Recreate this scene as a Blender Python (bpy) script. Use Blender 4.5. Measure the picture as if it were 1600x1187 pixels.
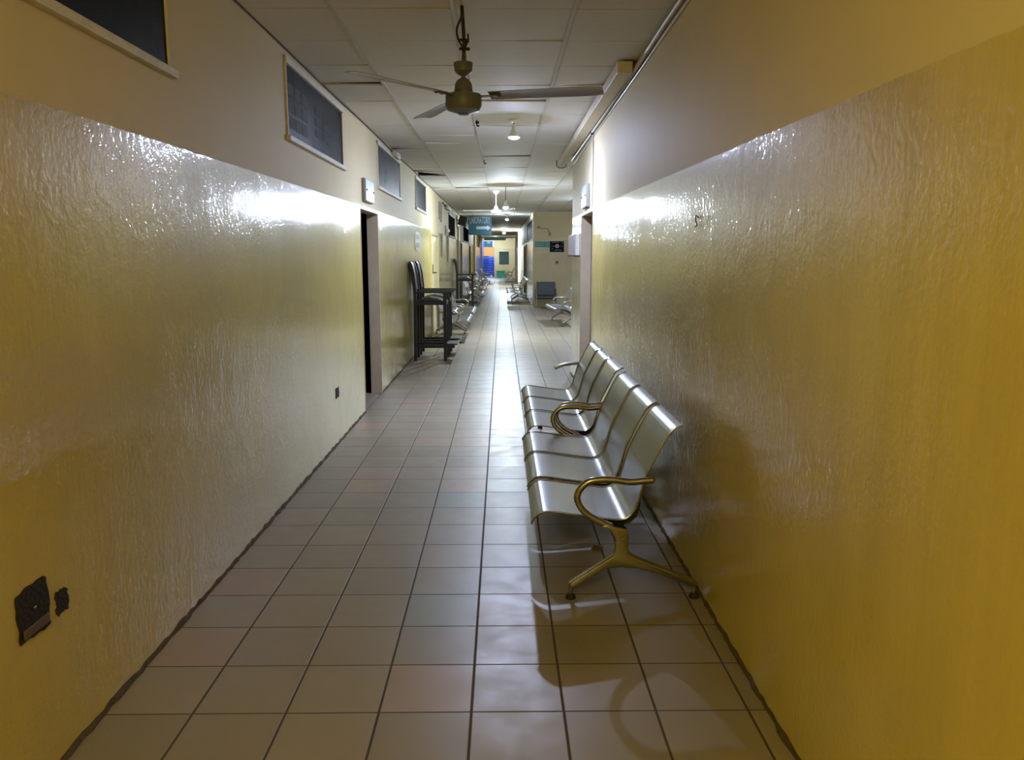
import bpy, bmesh, math, random
from mathutils import Vector, Matrix
for o in list(bpy.data.objects):
    bpy.data.objects.remove(o)
SC = bpy.context.scene
COL = SC.collection
PI = math.pi

# ------------------------------------------------------------ camera, world, exposure
T = 0.315                      # floor tile pitch
XL, XR, ZC = -1.352, 0.907, 2.81
DADO = 2.0
cam = bpy.data.cameras.new('camera')
cam.sensor_width = 36.0
cam.lens = 1232 / 1600 * 36
cam.clip_start, cam.clip_end = 0.05, 200
camo = bpy.data.objects.new('camera', cam)
camo.location = (0, 0, 1.534)
camo.rotation_euler = (math.radians(90 - 8.9714), 0, -math.radians(0.735))
COL.objects.link(camo)
SC.camera = camo

w = bpy.data.worlds.new('world')
SC.world = w
w.use_nodes = True
w.node_tree.nodes['Background'].inputs[0].default_value = (0.5, 0.6, 0.8, 1)
w.node_tree.nodes['Background'].inputs[1].default_value = 0.02

SC.view_settings.view_transform = 'Standard'
SC.view_settings.look = 'None'
SC.view_settings.gamma = 1
SC.view_settings.use_curve_mapping = False
SC.view_settings.exposure = 0.22
SC.cycles.sample_clamp_indirect = 6.0

COOL = (0.60, 0.69, 1.0)
DAY = (0.74, 0.87, 1.0)
WARM = (1.0, 0.78, 0.20)
# bulbs: x, y, z of the dome, ceiling-to-dome drop from ZC, strength, colour
BULBS = [
    (0.118, 7.80, 2.645, 3100, COOL, 'pendant LED bulb nearest the camera, on a short stem beyond the ceiling fan', 0.05),
    (0.073, 14.85, 2.41, 6000, DAY, 'brightest LED bulb, hanging low on a long rod in front of the white ceiling fan', 0.045),
    (0.166, 25.2, 2.645, 4200, DAY, 'lit LED bulb on the ceiling next to the laboratory sign', 0.036),
    (0.12, 40.0, 2.645, 4200, DAY, 'lit LED bulb far down the corridor in front of the ceiling beam', 0.06),
    (-0.45, 54.4, 2.67, 1700, DAY, 'LED bulb hidden behind the green hanging sign at the far end', 0.06),  # unseen lamp, added to brighten the far end wall
    (-0.90, 58.6, 3.35, 2300, DAY, 'LED bulb high in the stairwell beyond the end wall', 0.07),  # unseen lamp, added so the stairs and orange band come out bright
    (2.35, 18.2, 2.645, 3900, (0.64, 0.76, 1.0), 'LED bulb on the ceiling inside the right alcove', 0.05),  # unseen lamp, added to light the alcove's facing wall
    (-0.55, -0.9, 2.60, 2900, WARM, 'dim warm bulb on the ceiling behind the camera', 0.045),
]

# ------------------------------------------------------------ material helpers
def new_mat(name):
    m = bpy.data.materials.new(name)
    m.use_nodes = True
    nt = m.node_tree
    return m, nt, nt.nodes['Principled BSDF']

def N(nt, kind, **kw):
    n = nt.nodes.new(kind)
    for k, v in kw.items():
        setattr(n, k, v)
    return n

def L(nt, a, b):
    nt.links.new(a, b)

def math_node(nt, op, a, b=None, c=None):
    n = N(nt, 'ShaderNodeMath', operation=op)
    for i, v in enumerate((a, b, c)):
        if v is None:
            continue
        if isinstance(v, (int, float)):
            n.inputs[i].default_value = v
        else:
            L(nt, v, n.inputs[i])
    return n.outputs[0]

def mixc(nt, fac, a, b, blend='MIX'):
    n = N(nt, 'ShaderNodeMix', data_type='RGBA', blend_type=blend)
    n.clamp_factor = True
    if isinstance(fac, (int, float)):
        n.inputs[0].default_value = fac
    else:
        L(nt, fac, n.inputs[0])
    for i, v in ((6, a), (7, b)):
        if isinstance(v, tuple):
            n.inputs[i].default_value = (*v[:3], 1)
        else:
            L(nt, v, n.inputs[i])
    return n.outputs[2]

def noise(nt, vec, scale, detail=2, rough=0.5, stretch=None):
    if stretch:
        mp = N(nt, 'ShaderNodeMapping')
        mp.inputs['Scale'].default_value = stretch
        L(nt, vec, mp.inputs[0])
        vec = mp.outputs[0]
    n = N(nt, 'ShaderNodeTexNoise')
    n.inputs['Scale'].default_value = scale
    n.inputs['Detail'].default_value = detail
    n.inputs['Roughness'].default_value = rough
    L(nt, vec, n.inputs['Vector'])
    return n.outputs['Fac']

def ramp(nt, val, lo, hi, out0=0.0, out1=1.0):
    n = N(nt, 'ShaderNodeMapRange')
    n.inputs[1].default_value = lo
    n.inputs[2].default_value = hi
    n.inputs[3].default_value = out0
    n.inputs[4].default_value = out1
    L(nt, val, n.inputs[0])
    return n.outputs[0]

def bump(nt, height, strength, dist, normal=None):
    n = N(nt, 'ShaderNodeBump')
    n.inputs['Strength'].default_value = strength
    n.inputs['Distance'].default_value = dist
    L(nt, height, n.inputs['Height'])
    if normal is not None:
        L(nt, normal, n.inputs['Normal'])
    return n.outputs[0]

def position(nt):
    return N(nt, 'ShaderNodeTexCoord').outputs['Object']

def plain(name, col, rough=0.5, metal=0.0, var=0.12, scale=12, bmp=0.0, spec=0.5):
    m, nt, b = new_mat(name)
    p = position(nt)
    n = noise(nt, p, scale, 3)
    c0 = tuple(max(0, c * (1 - var)) for c in col)
    c1 = tuple(min(1, c * (1 + var)) for c in col)
    L(nt, mixc(nt, n, c0, c1), b.inputs['Base Color'])
    b.inputs['Roughness'].default_value = rough
    b.inputs['Metallic'].default_value = metal
    b.inputs['Specular IOR Level'].default_value = spec
    if bmp:
        L(nt, bump(nt, noise(nt, p, scale * 6, 2), bmp, 0.01), b.inputs['Normal'])
    return m

def emitter(name, col, strength):
    m = bpy.data.materials.new(name)
    m.use_nodes = True
    nt = m.node_tree
    nt.nodes.remove(nt.nodes['Principled BSDF'])
    e = N(nt, 'ShaderNodeEmission')
    e.inputs[0].default_value = (*col, 1)
    e.inputs[1].default_value = strength
    L(nt, e.outputs[0], nt.nodes['Material Output'].inputs[0])
    return m

def wall_material(name, z0, slope, upper, lower, lower_rough=0.36):
    """cream matte paint above, glossy ochre oil paint below a hand-cut line"""
    m, nt, b = new_mat(name)
    p = position(nt)
    sep = N(nt, 'ShaderNodeSeparateXYZ')
    L(nt, p, sep.inputs[0])
    yc = math_node(nt, 'MINIMUM', sep.outputs[1], 8.0)
    line = math_node(nt, 'MULTIPLY_ADD', yc, slope, z0)
    wob = ramp(nt, noise(nt, p, 9, 3), 0, 1, -0.006, 0.006)
    zz = math_node(nt, 'ADD', sep.outputs[2], wob)
    low = ramp(nt, math_node(nt, 'SUBTRACT', line, zz), -0.0015, 0.0015)
    # colours
    nu = noise(nt, p, 2.2, 4)
    cu = mixc(nt, nu, tuple(c * 0.93 for c in upper), tuple(min(1, c * 1.05) for c in upper))
    streak = noise(nt, p, 1.0, 5, 0.6, (7, 7, 0.55))
    patch = noise(nt, p, 1.3, 4, 0.6)
    cl = mixc(nt, ramp(nt, patch, 0.35, 0.7), tuple(c * 0.88 for c in lower), lower)
    worn = ramp(nt, math_node(nt, 'MULTIPLY', streak, noise(nt, p, 0.8, 3)), 0.27, 0.42, 0, 0.45)
    cl = mixc(nt, worn, cl, (lower[0] * 1.12, lower[1] * 1.16, lower[2] * 1.5))
    L(nt, mixc(nt, low, cu, cl), b.inputs['Base Color'])
    # gloss
    rl = ramp(nt, streak, 0.3, 0.7, lower_rough - 0.03, lower_rough + 0.09)
    r = N(nt, 'ShaderNodeMix', data_type='FLOAT')
    L(nt, low, r.inputs[0]); r.inputs[2].default_value = 0.62; L(nt, rl, r.inputs[3])
    L(nt, r.outputs[0], b.inputs['Roughness'])
    # brushed, lumpy paint film
    fine = noise(nt, p, 70, 2, 0.6)
    coarse = noise(nt, p, 11, 3, 0.55)
    brush = noise(nt, p, 1.0, 3, 0.6, (60, 60, 4))
    hsum = math_node(nt, 'ADD', math_node(nt, 'MULTIPLY', fine, 0.22),
                     math_node(nt, 'ADD', math_node(nt, 'MULTIPLY', coarse, 0.8), math_node(nt, 'MULTIPLY', brush, 0.35)))
    st = ramp(nt, low, 0, 1, 0.10, 0.16)
    peel = math_node(nt, 'ADD', math_node(nt, 'MULTIPLY', noise(nt, p, 44, 2, 0.5), 1.0),
                     math_node(nt, 'ADD', math_node(nt, 'MULTIPLY', noise(nt, p, 1.0, 3, 0.5, (26, 26, 5)), 0.45), math_node(nt, 'MULTIPLY', noise(nt, p, 5.0, 2), 1.6)))
    pb = N(nt, 'ShaderNodeBump')
    pb.inputs['Distance'].default_value = 0.0028
    L(nt, ramp(nt, noise(nt, p, 1.9, 4, 0.65), 0.36, 0.62, 0.45, 1.0), pb.inputs['Strength'])
    L(nt, peel, pb.inputs['Height'])
    L(nt, pb.outputs[0], b.inputs['Coat Normal'])
    L(nt, low, b.inputs['Coat Weight'])
    b.inputs['Coat IOR'].default_value = 1.6
    b.inputs['Specular IOR Level'].default_value = 0.2
    L(nt, ramp(nt, noise(nt, p, 1.7, 3), 0.3, 0.7, 0.05, 0.10), b.inputs['Coat Roughness'])
    bn = N(nt, 'ShaderNodeBump')
    bn.inputs['Distance'].default_value = 0.010
    L(nt, st, bn.inputs['Strength'])
    L(nt, hsum, bn.inputs['Height'])
    L(nt, bn.outputs[0], b.inputs['Normal'])
    return m

def floor_material():
    m, nt, b = new_mat('floor_tiles')
    p = position(nt)
    sep = N(nt, 'ShaderNodeSeparateXYZ')
    L(nt, p, sep.inputs[0])
    u = math_node(nt, 'MULTIPLY_ADD', sep.outputs[0], 1 / T, 0.338)
    v = math_node(nt, 'MULTIPLY_ADD', sep.outputs[1], 1 / T, 0.14)
    iu, iv = math_node(nt, 'FLOOR', u), math_node(nt, 'FLOOR', v)
    fu, fv = math_node(nt, 'FRACT', u), math_node(nt, 'FRACT', v)
    du = math_node(nt, 'MINIMUM', fu, math_node(nt, 'SUBTRACT', 1.0, fu))
    dv = math_node(nt, 'MINIMUM', fv, math_node(nt, 'SUBTRACT', 1.0, fv))
    gu = ramp(nt, du, 0.009, 0.018, 1, 0)
    gv = ramp(nt, dv, 0.006, 0.013, 1, 0)
    grout = math_node(nt, 'MAXIMUM', gu, gv)
    cid = N(nt, 'ShaderNodeCombineXYZ')
    L(nt, iu, cid.inputs[0]); L(nt, iv, cid.inputs[1])
    wn = N(nt, 'ShaderNodeTexWhiteNoise', noise_dimensions='2D')
    L(nt, cid.outputs[0], wn.inputs['Vector'])
    rnd = wn.outputs['Value']
    base = mixc(nt, rnd, (0.22, 0.188, 0.137), (0.268, 0.229, 0.17))
    red = ramp(nt, rnd, 0.86, 0.90)
    base = mixc(nt, math_node(nt, 'MULTIPLY', red, 0.45), base, (0.33, 0.215, 0.16))
    # two replacement tiles in grey green
    def is_tile(a, c):
        x = math_node(nt, 'COMPARE', iu, a, 0.1)
        y = math_node(nt, 'COMPARE', iv, c, 0.1)
        return math_node(nt, 'MULTIPLY', x, y)
    odd = math_node(nt, 'MAXIMUM', is_tile(-1, 10), is_tile(-1, 15))
    base = mixc(nt, odd, base, (0.20, 0.22, 0.20))
    cloud = noise(nt, p, 5, 5, 0.6)
    base = mixc(nt, ramp(nt, cloud, 0.35, 0.75, 0, 0.15), base, (0.30, 0.24, 0.19))
    spots = ramp(nt, noise(nt, p, 22, 1), 0.80, 0.84)
    base = mixc(nt, math_node(nt, 'MULTIPLY', spots, 0.5), base, (0.1, 0.08, 0.06))
    col = mixc(nt, grout, base, (0.045, 0.032, 0.022))
    L(nt, col, b.inputs['Base Color'])
    rough = ramp(nt, noise(nt, p, 7, 4, 0.6), 0.3, 0.7, 0.33, 0.45)
    r = N(nt, 'ShaderNodeMix', data_type='FLOAT')
    L(nt, grout, r.inputs[0]); L(nt, rough, r.inputs[2]); r.inputs[3].default_value = 0.8
    L(nt, r.outputs[0], b.inputs['Roughness'])
    b.inputs['Specular IOR Level'].default_value = 0.7
    tilt = N(nt, 'ShaderNodeTexWhiteNoise', noise_dimensions='2D')
    off = N(nt, 'ShaderNodeVectorMath', operation='ADD')
    L(nt, cid.outputs[0], off.inputs[0]); off.inputs[1].default_value = (31, 17, 0)
    L(nt, off.outputs[0], tilt.inputs['Vector'])
    edge = math_node(nt, 'MULTIPLY', grout, -1.0)
    h = math_node(nt, 'ADD', edge, math_node(nt, 'MULTIPLY', noise(nt, p, 14, 3), 0.35))
    slope = math_node(nt, 'MULTIPLY', math_node(nt, 'SUBTRACT', tilt.outputs['Value'], 0.5), math_node(nt, 'MULTIPLY', fv, 0.8))
    h = math_node(nt, 'ADD', h, slope)
    L(nt, bump(nt, h, 0.5, 0.003), b.inputs['Normal'])
    return m

def steel_sheet_material():
    m, nt, b = new_mat('perforated_steel')
    uv = N(nt, 'ShaderNodeUVMap')
    mp = N(nt, 'ShaderNodeMapping')
    mp.inputs['Scale'].default_value = (125, 125, 1)
    L(nt, uv.outputs[0], mp.inputs[0])
    sep = N(nt, 'ShaderNodeSeparateXYZ')
    L(nt, mp.outputs[0], sep.inputs[0])
    row = math_node(nt, 'FLOOR', sep.outputs[1])
    sh = math_node(nt, 'MULTIPLY', math_node(nt, 'MODULO', row, 2.0), 0.5)
    fx = math_node(nt, 'SUBTRACT', math_node(nt, 'FRACT', math_node(nt, 'ADD', sep.outputs[0], sh)), 0.5)
    fy = math_node(nt, 'SUBTRACT', math_node(nt, 'FRACT', sep.outputs[1]), 0.5)
    d = math_node(nt, 'SQRT', math_node(nt, 'ADD', math_node(nt, 'MULTIPLY', fx, fx), math_node(nt, 'MULTIPLY', fy, fy)))
    hole = ramp(nt, d, 0.16, 0.40, 1, 0)
    base = mixc(nt, hole, (0.355, 0.365, 0.375), (0.30, 0.31, 0.32))
    L(nt, base, b.inputs['Base Color'])
    b.inputs['Metallic'].default_value = 1.0
    b.inputs['Roughness'].default_value = 0.27
    return m

def ceiling_material():
    m, nt, b = new_mat('ceiling_board')
    p = position(nt)
    stain = ramp(nt, noise(nt, p, 1.1, 5, 0.65), 0.5, 0.78, 0, 0.5)
    c = mixc(nt, noise(nt, p, 30, 2), (0.70, 0.68, 0.66), (0.76, 0.74, 0.72))
    c = mixc(nt, stain, c, (0.62, 0.57, 0.49))
    L(nt, c, b.inputs['Base Color'])
    b.inputs['Roughness'].default_value = 0.75
    L(nt, bump(nt, noise(nt, p, 120, 2), 0.2, 0.002), b.inputs['Normal'])
    return m

def pane_material():
    m, nt, b = new_mat('netted_glass')
    b.inputs['Base Color'].default_value = (0.014, 0.016, 0.022, 1)
    b.inputs['Roughness'].default_value = 0.42
    b.inputs['Specular IOR Level'].default_value = 0.12
    p = position(nt)
    tr = N(nt, 'ShaderNodeBsdfTransparent')
    tr.inputs[0].default_value = (0.8, 0.85, 0.9, 1)
    mx = N(nt, 'ShaderNodeMixShader')
    L(nt, ramp(nt, noise(nt, p, 2.5, 3), 0.3, 0.7, 0.62, 0.85), mx.inputs[0])
    L(nt, tr.outputs[0], mx.inputs[1]); L(nt, b.outputs[0], mx.inputs[2])
    L(nt, mx.outputs[0], nt.nodes['Material Output'].inputs[0])
    return m

CREAM = (0.66, 0.57, 0.37)
OCHRE = (0.60, 0.49, 0.115)
M = {}
M['wall_l'] = wall_material('left_wall_paint', 1.957, 0.0065, CREAM, OCHRE)
M['wall_r'] = wall_material('right_wall_paint', 1.915, 0.0105, CREAM, OCHRE)
M['wall_f'] = wall_material('beige_wall_paint', 1.915, 0.0105, CREAM, (0.58, 0.50, 0.33), 0.45)
M['floor'] = floor_material()
M['ceil'] = ceiling_material()
M['batten'] = plain('ceiling_batten', (0.60, 0.57, 0.53), 0.6)
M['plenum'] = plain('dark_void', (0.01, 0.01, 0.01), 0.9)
M['white'] = plain('white_gloss_paint', (0.74, 0.73, 0.70), 0.45, scale=25)
M['sill'] = plain('dirty_white_timber', (0.66, 0.63, 0.57), 0.55, var=0.25, scale=18, bmp=0.2)
M['jamb'] = plain('pinkish_jamb_paint', (0.46, 0.38, 0.27), 0.5)
M['grime'] = plain('floor_edge_grime', (0.075, 0.052, 0.03), 0.85, var=0.5, scale=30, bmp=0.6)
M['black_leaf'] = plain('dark_timber', (0.02, 0.017, 0.015), 0.5)
M['pane'] = pane_material()
M['darkpane'] = plain('dusty_dark_pane', (0.030, 0.026, 0.030), 0.9, spec=0.0)
M['netpane'] = plain('dusty_net_panel', (0.095, 0.105, 0.13), 0.7, var=0.3, spec=0.1)  # paler tint that paints louvre reflections onto the glass
M['netpane_dim'] = plain('dusty_net_panel_dim', (0.05, 0.052, 0.06), 0.7, var=0.3, spec=0.1)
M['bar'] = plain('window_bar_metal', (0.16, 0.17, 0.18), 0.5)
M['darkframe'] = plain('dark_window_frame', (0.03, 0.03, 0.035), 0.5)
M['steel'] = steel_sheet_material()
M['chrome'] = plain('polished_steel', (0.34, 0.36, 0.40), 0.25, 1.0, var=0.06)
M['cast'] = plain('cast_aluminium', (0.36, 0.35, 0.335), 0.27, 1.0, var=0.08)
M['beam'] = plain('black_beam_paint', (0.015, 0.015, 0.016), 0.4)
M['rubber'] = plain('black_rubber', (0.012, 0.012, 0.012), 0.7)
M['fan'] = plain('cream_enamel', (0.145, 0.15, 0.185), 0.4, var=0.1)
M['blade'] = plain('aged_blade_enamel', (0.27, 0.25, 0.24), 0.32, 0.0, var=0.3, scale=9)
M['fanwhite'] = plain('white_enamel', (0.80, 0.80, 0.80), 0.35)
M['wire'] = plain('black_cable', (0.012, 0.011, 0.010), 0.6)
M['rust'] = plain('rusty_rod', (0.12, 0.075, 0.05), 0.6, 0.3)
M['duct'] = plain('cream_boxing', (0.66, 0.58, 0.44), 0.5)
M['conduit'] = plain('grey_conduit', (0.52, 0.49, 0.44), 0.4)
M['plate'] = plain('pale_teal_plate', (0.34, 0.45, 0.45), 0.4)
M['lilac'] = plain('lilac_board', (0.50, 0.44, 0.60), 0.5)
M['blackwood'] = plain('black_lacquer', (0.008, 0.0075, 0.008), 0.5)
M['vinyl'] = plain('black_vinyl', (0.018, 0.019, 0.023), 0.36)
M['greypad'] = plain('slate_vinyl', (0.10, 0.115, 0.14), 0.6, spec=0.3)
M['teal'] = plain('teal_sign_face', (0.006, 0.045, 0.065), 0.6)
M['sign_white'] = plain('sign_lettering', (0.22, 0.24, 0.25), 0.6)
M['green'] = plain('green_sign_face', (0.03, 0.30, 0.26), 0.45)
M['dkgreen'] = plain('dark_green_face', (0.015, 0.10, 0.08), 0.45)
M['poster'] = plain('black_poster', (0.010, 0.008, 0.014), 0.7, spec=0.08)
M['orange'] = plain('orange_paint', (0.85, 0.38, 0.07), 0.5)
M['blue'] = plain('blue_gloss_paint', (0.10, 0.20, 0.62), 0.35)
M['tread'] = plain('dark_stair_tread', (0.03, 0.03, 0.05), 0.5)
M['brown'] = plain('brown_door_paint', (0.11, 0.075, 0.055), 0.4)
M['doorcream'] = plain('cream_door_paint', (0.62, 0.52, 0.28), 0.3)
M['soot'] = plain('charred_socket', (0.012, 0.009, 0.006), 0.8, bmp=0.5)  # near-black colour paints the shade inside the broken socket openings
M['bulbcap'] = plain('white_bulb_plastic', (0.8, 0.8, 0.8), 0.4)
M['grey'] = plain('grey_plastic', (0.28, 0.27, 0.25), 0.5)

# ------------------------------------------------------------ mesh helpers
def bx(bm, x0, x1, y0, y1, z0, z1, rot=None, bevel=0.0):
    r = bmesh.ops.create_cube(bm, size=1.0)
    vs = r['verts']
    c = Vector(((x0 + x1) / 2, (y0 + y1) / 2, (z0 + z1) / 2))
    for v in vs:
        v.co = Vector((v.co.x * (x1 - x0), v.co.y * (y1 - y0), v.co.z * (z1 - z0)))
        if rot is not None:
            v.co = rot @ v.co
        v.co += c
    if bevel:
        es = {e for v in vs for e in v.link_edges}
        bmesh.ops.bevel(bm, geom=list(es), offset=bevel, segments=2, affect='EDGES', profile=0.5)
    return vs

def lathe(bm, prof, c, seg=24, axis=None):
    """prof: (radius, height) list turned round a vertical axis at c"""
    rings = []
    for r, h in prof:
        if r < 1e-5:
            rings.append([bm.verts.new((c[0], c[1], c[2] + h))])
        else:
            rings.append([bm.verts.new((c[0] + r * math.cos(2 * PI * k / seg), c[1] + r * math.sin(2 * PI * k / seg), c[2] + h)) for k in range(seg)])
    for a, b in zip(rings, rings[1:]):
        for k in range(seg):
            k2 = (k + 1) % seg
            if len(a) == 1 and len(b) == 1:
                continue
            if len(a) == 1:
                f = [a[0], b[k2], b[k]]
            elif len(b) == 1:
                f = [a[k], a[k2], b[0]]
            else:
                f = [a[k], a[k2], b[k2], b[k]]
            bm.faces.new(f)
    for ring, flip in ((rings[0], True), (rings[-1], False)):
        if len(ring) > 1:
            bm.faces.new(list(reversed(ring)) if flip else ring)
    bmesh.ops.recalc_face_normals(bm, faces=bm.faces)

def catmull(pts, n=6):
    pts = [Vector(p) for p in pts]
    out = []
    for i in range(len(pts) - 1):
        p0 = pts[max(i - 1, 0)]; p1 = pts[i]; p2 = pts[i + 1]; p3 = pts[min(i + 2, len(pts) - 1)]
        for k in range(n):
            t = k / n
            out.append(0.5 * ((2 * p1) + (p2 - p0) * t + (2 * p0 - 5 * p1 + 4 * p2 - p3) * t * t + (3 * p1 - p0 - 3 * p2 + p3) * t ** 3))
    out.append(pts[-1])
    return out

def tube(bm, pts, r, seg=10, smooth=0):
    pts = catmull(pts, smooth) if smooth else [Vector(p) for p in pts]
    rr = r if isinstance(r, (list, tuple)) else None
    up = Vector((0.13, 0.21, 0.97)).normalized()
    rings = []
    for i, p in enumerate(pts):
        d = (pts[min(i + 1, len(pts) - 1)] - pts[max(i - 1, 0)]).normalized()
        if i == 0:
            a = d.cross(up)
            if a.length < 1e-3:
                a = d.cross(Vector((1, 0, 0)))
        else:
            a = a - d * a.dot(d)
        a = a.normalized()
        b = d.cross(a)
        q = r if rr is None else rr[0] + (rr[1] - rr[0]) * i / (len(pts) - 1)
        rings.append([bm.verts.new(p + a * q * math.cos(2 * PI * k / seg) + b * q * math.sin(2 * PI * k / seg)) for k in range(seg)])
    for a_, b_ in zip(rings, rings[1:]):
        for k in range(seg):
            bm.faces.new((a_[k], a_[(k + 1) % seg], b_[(k + 1) % seg], b_[k]))
    bm.faces.new(list(reversed(rings[0])))
    bm.faces.new(rings[-1])

def prism_y(bm, poly, y0, y1, bevel=0.0):
    """extrude an (x, z) outline along y"""
    a = [bm.verts.new((x, y0, z)) for x, z in poly]
    b = [bm.verts.new((x, y1, z)) for x, z in poly]
    fs = [bm.faces.new(a), bm.faces.new(list(reversed(b)))]
    n = len(poly)
    for k in range(n):
        fs.append(bm.faces.new((a[k], b[k], b[(k + 1) % n], a[(k + 1) % n])))
    bmesh.ops.recalc_face_normals(bm, faces=fs)
    if bevel:
        es = [e for e in fs[0].edges] + [e for e in fs[1].edges]
        bmesh.ops.bevel(bm, geom=es, offset=bevel, segments=3, affect='EDGES', profile=0.5)

def obj(name, bm, mat, parent=None, smooth=False):
    me = bpy.data.meshes.new(name)
    bm.normal_update()
    bm.to_mesh(me)
    bm.free()
    me.materials.append(M[mat] if isinstance(mat, str) else mat)
    if smooth:
        for p in me.polygons:
            p.use_smooth = True
        try:
            me.set_sharp_from_angle(angle=math.radians(40))
        except Exception:
            pass
    o = bpy.data.objects.new(name, me)
    COL.objects.link(o)
    if parent is not None:
        o.parent = parent
        o.matrix_parent_inverse = parent.matrix_basis.inverted()
    return o

def tag(o, label, cat, group=None):
    o['label'] = label
    o['category'] = cat
    if group:
        o['group'] = group
    return o

def thing(name, label, cat, loc=(0, 0, 0), rz=0.0, group=None):
    o = bpy.data.objects.new(name, None)
    o.location = loc
    o.rotation_euler = (0, 0, rz)
    o.empty_display_size = 0.1
    COL.objects.link(o)
    return tag(o, label, cat, group)

def struct(name, bm, mat, parent=None, smooth=False):
    o = obj(name, bm, mat, parent, smooth)
    if parent is None:
        o['kind'] = 'structure'
    return o

def local(name, bm, mat, parent, smooth=False):
    """mesh given in the parent's own space"""
    o = obj(name, bm, mat, None, smooth)
    o.parent = parent
    return o

def copy_tree(o, parent=None):
    c = o.copy()
    COL.objects.link(c)
    if parent is not None:
        c.parent = parent
        c.matrix_parent_inverse = o.matrix_parent_inverse.copy()
    for ch in list(o.children):
        copy_tree(ch, c)
    return c

def B():
    return bmesh.new()

def wall_cells(bm, axis, a, b, s0, s1, z0, z1, holes):
    """slab between a and b on the thin axis, from s0 to s1, with rectangular holes (s0, s1, z0, z1)"""
    ss = sorted({s0, s1, *[h[0] for h in holes], *[h[1] for h in holes]})
    zs = sorted({z0, z1, *[h[2] for h in holes], *[h[3] for h in holes]})
    def filled(i, j):
        if not (0 <= i < len(ss) - 1 and 0 <= j < len(zs) - 1):
            return False
        cs, cz = (ss[i] + ss[i + 1]) / 2, (zs[j] + zs[j + 1]) / 2
        return not any(h[0] < cs < h[1] and h[2] < cz < h[3] for h in holes)
    def pt(t, s, z):
        return (t, s, z) if axis == 'x' else (s, t, z)
    def quad(*ps):
        bm.faces.new([bm.verts.new(p) for p in ps])
    for i in range(len(ss) - 1):
        for j in range(len(zs) - 1):
            if not filled(i, j):
                continue
            p0, p1, q0, q1 = ss[i], ss[i + 1], zs[j], zs[j + 1]
            for t in (a, b):
                quad(pt(t, p0, q0), pt(t, p1, q0), pt(t, p1, q1), pt(t, p0, q1))
            if not filled(i - 1, j):
                quad(pt(a, p0, q0), pt(b, p0, q0), pt(b, p0, q1), pt(a, p0, q1))
            if not filled(i + 1, j):
                quad(pt(a, p1, q0), pt(b, p1, q0), pt(b, p1, q1), pt(a, p1, q1))
            if not filled(i, j - 1):
                quad(pt(a, p0, q0), pt(b, p0, q0), pt(b, p1, q0), pt(a, p1, q0))
            if not filled(i, j + 1):
                quad(pt(a, p0, q1), pt(b, p0, q1), pt(b, p1, q1), pt(a, p1, q1))
    bmesh.ops.remove_doubles(bm, verts=bm.verts, dist=1e-5)
    bmesh.ops.recalc_face_normals(bm, faces=bm.faces)

# ============================================================ the setting
YB, YE = -3.2, 56.0
bm = B(); bx(bm, XL - 0.3, 3.8, YB - 0.2, 61, -0.12, 0)
struct('floor', bm, 'floor')

WT = 0.12
WINS = [(1.45, 3.40), (5.16, 6.965), (8.84, 10.80), (12.64, 14.42), (20.4, 23.2), (28.2, 32.6)]
WZ0, WZ1 = 2.262, 2.765
DARKWZ0 = 2.02
holes = [(a, b, WZ0, WZ1) for a, b in WINS[:4]] + [(a, b, DARKWZ0, 2.62) for a, b in WINS[4:]]
holes += [(7.70, 8.80, 0.0, 2.005), (15.2, 16.95, 0, 2.005), (25.9, 27.0, 0, 2.0), (33.2, 34.4, 0, 2.0)]
bm = B(); wall_cells(bm, 'x', XL - WT, XL, YB, YE, 0, ZC + 0.15, holes)
struct('wall_left', bm, 'wall_l')

bm = B(); wall_cells(bm, 'x', XR, XR + 0.15, YB, 10.3, 0, ZC + 0.15, [(7.97, 9.12, 0, 1.995)])
struct('wall_right', bm, 'wall_r')
bm = B(); wall_cells(bm, 'x', XR + 0.03, XR + 0.18, 24.05, YE, 0, ZC + 0.15, [(24.2, 29.2, 2.0, 2.66), (30.0, 33.4, 0, 1.95)])
struct('wall_right_beyond_alcove', bm, 'wall_r')
bm = B(); wall_cells(bm, 'y', 10.15, 10.3, XR + 0.15, 3.7, 0, ZC + 0.15, [])
struct('wall_alcove_near', bm, 'wall_r')
bm = B(); wall_cells(bm, 'y', 23.9, 24.05, XR + 0.03, 3.7, 0, ZC + 0.15, [])
struct('wall_alcove_facing', bm, 'wall_f')
bm = B(); wall_cells(bm, 'x', 3.7, 3.85, 10.15, 24.05, 0, ZC + 0.15, [])
struct('wall_alcove_side', bm, 'wall_r')
bm = B(); wall_cells(bm, 'y', YB - 0.15, YB, XL - WT, XR + 0.15, 0, ZC + 0.15, [])
struct('wall_back', bm, 'wall_l')
# far end: opening to the stairs on the left, cream wall with a gate on the right
bm = B(); wall_cells(bm, 'y', YE, YE + 0.15, XL - WT, XR + 0.18, 0, ZC + 0.15, [(XL, -0.53, 0, 2.56), (-0.18, 0.50, 0.9, 1.80)])
struct('wall_end', bm, 'wall_f')

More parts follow.
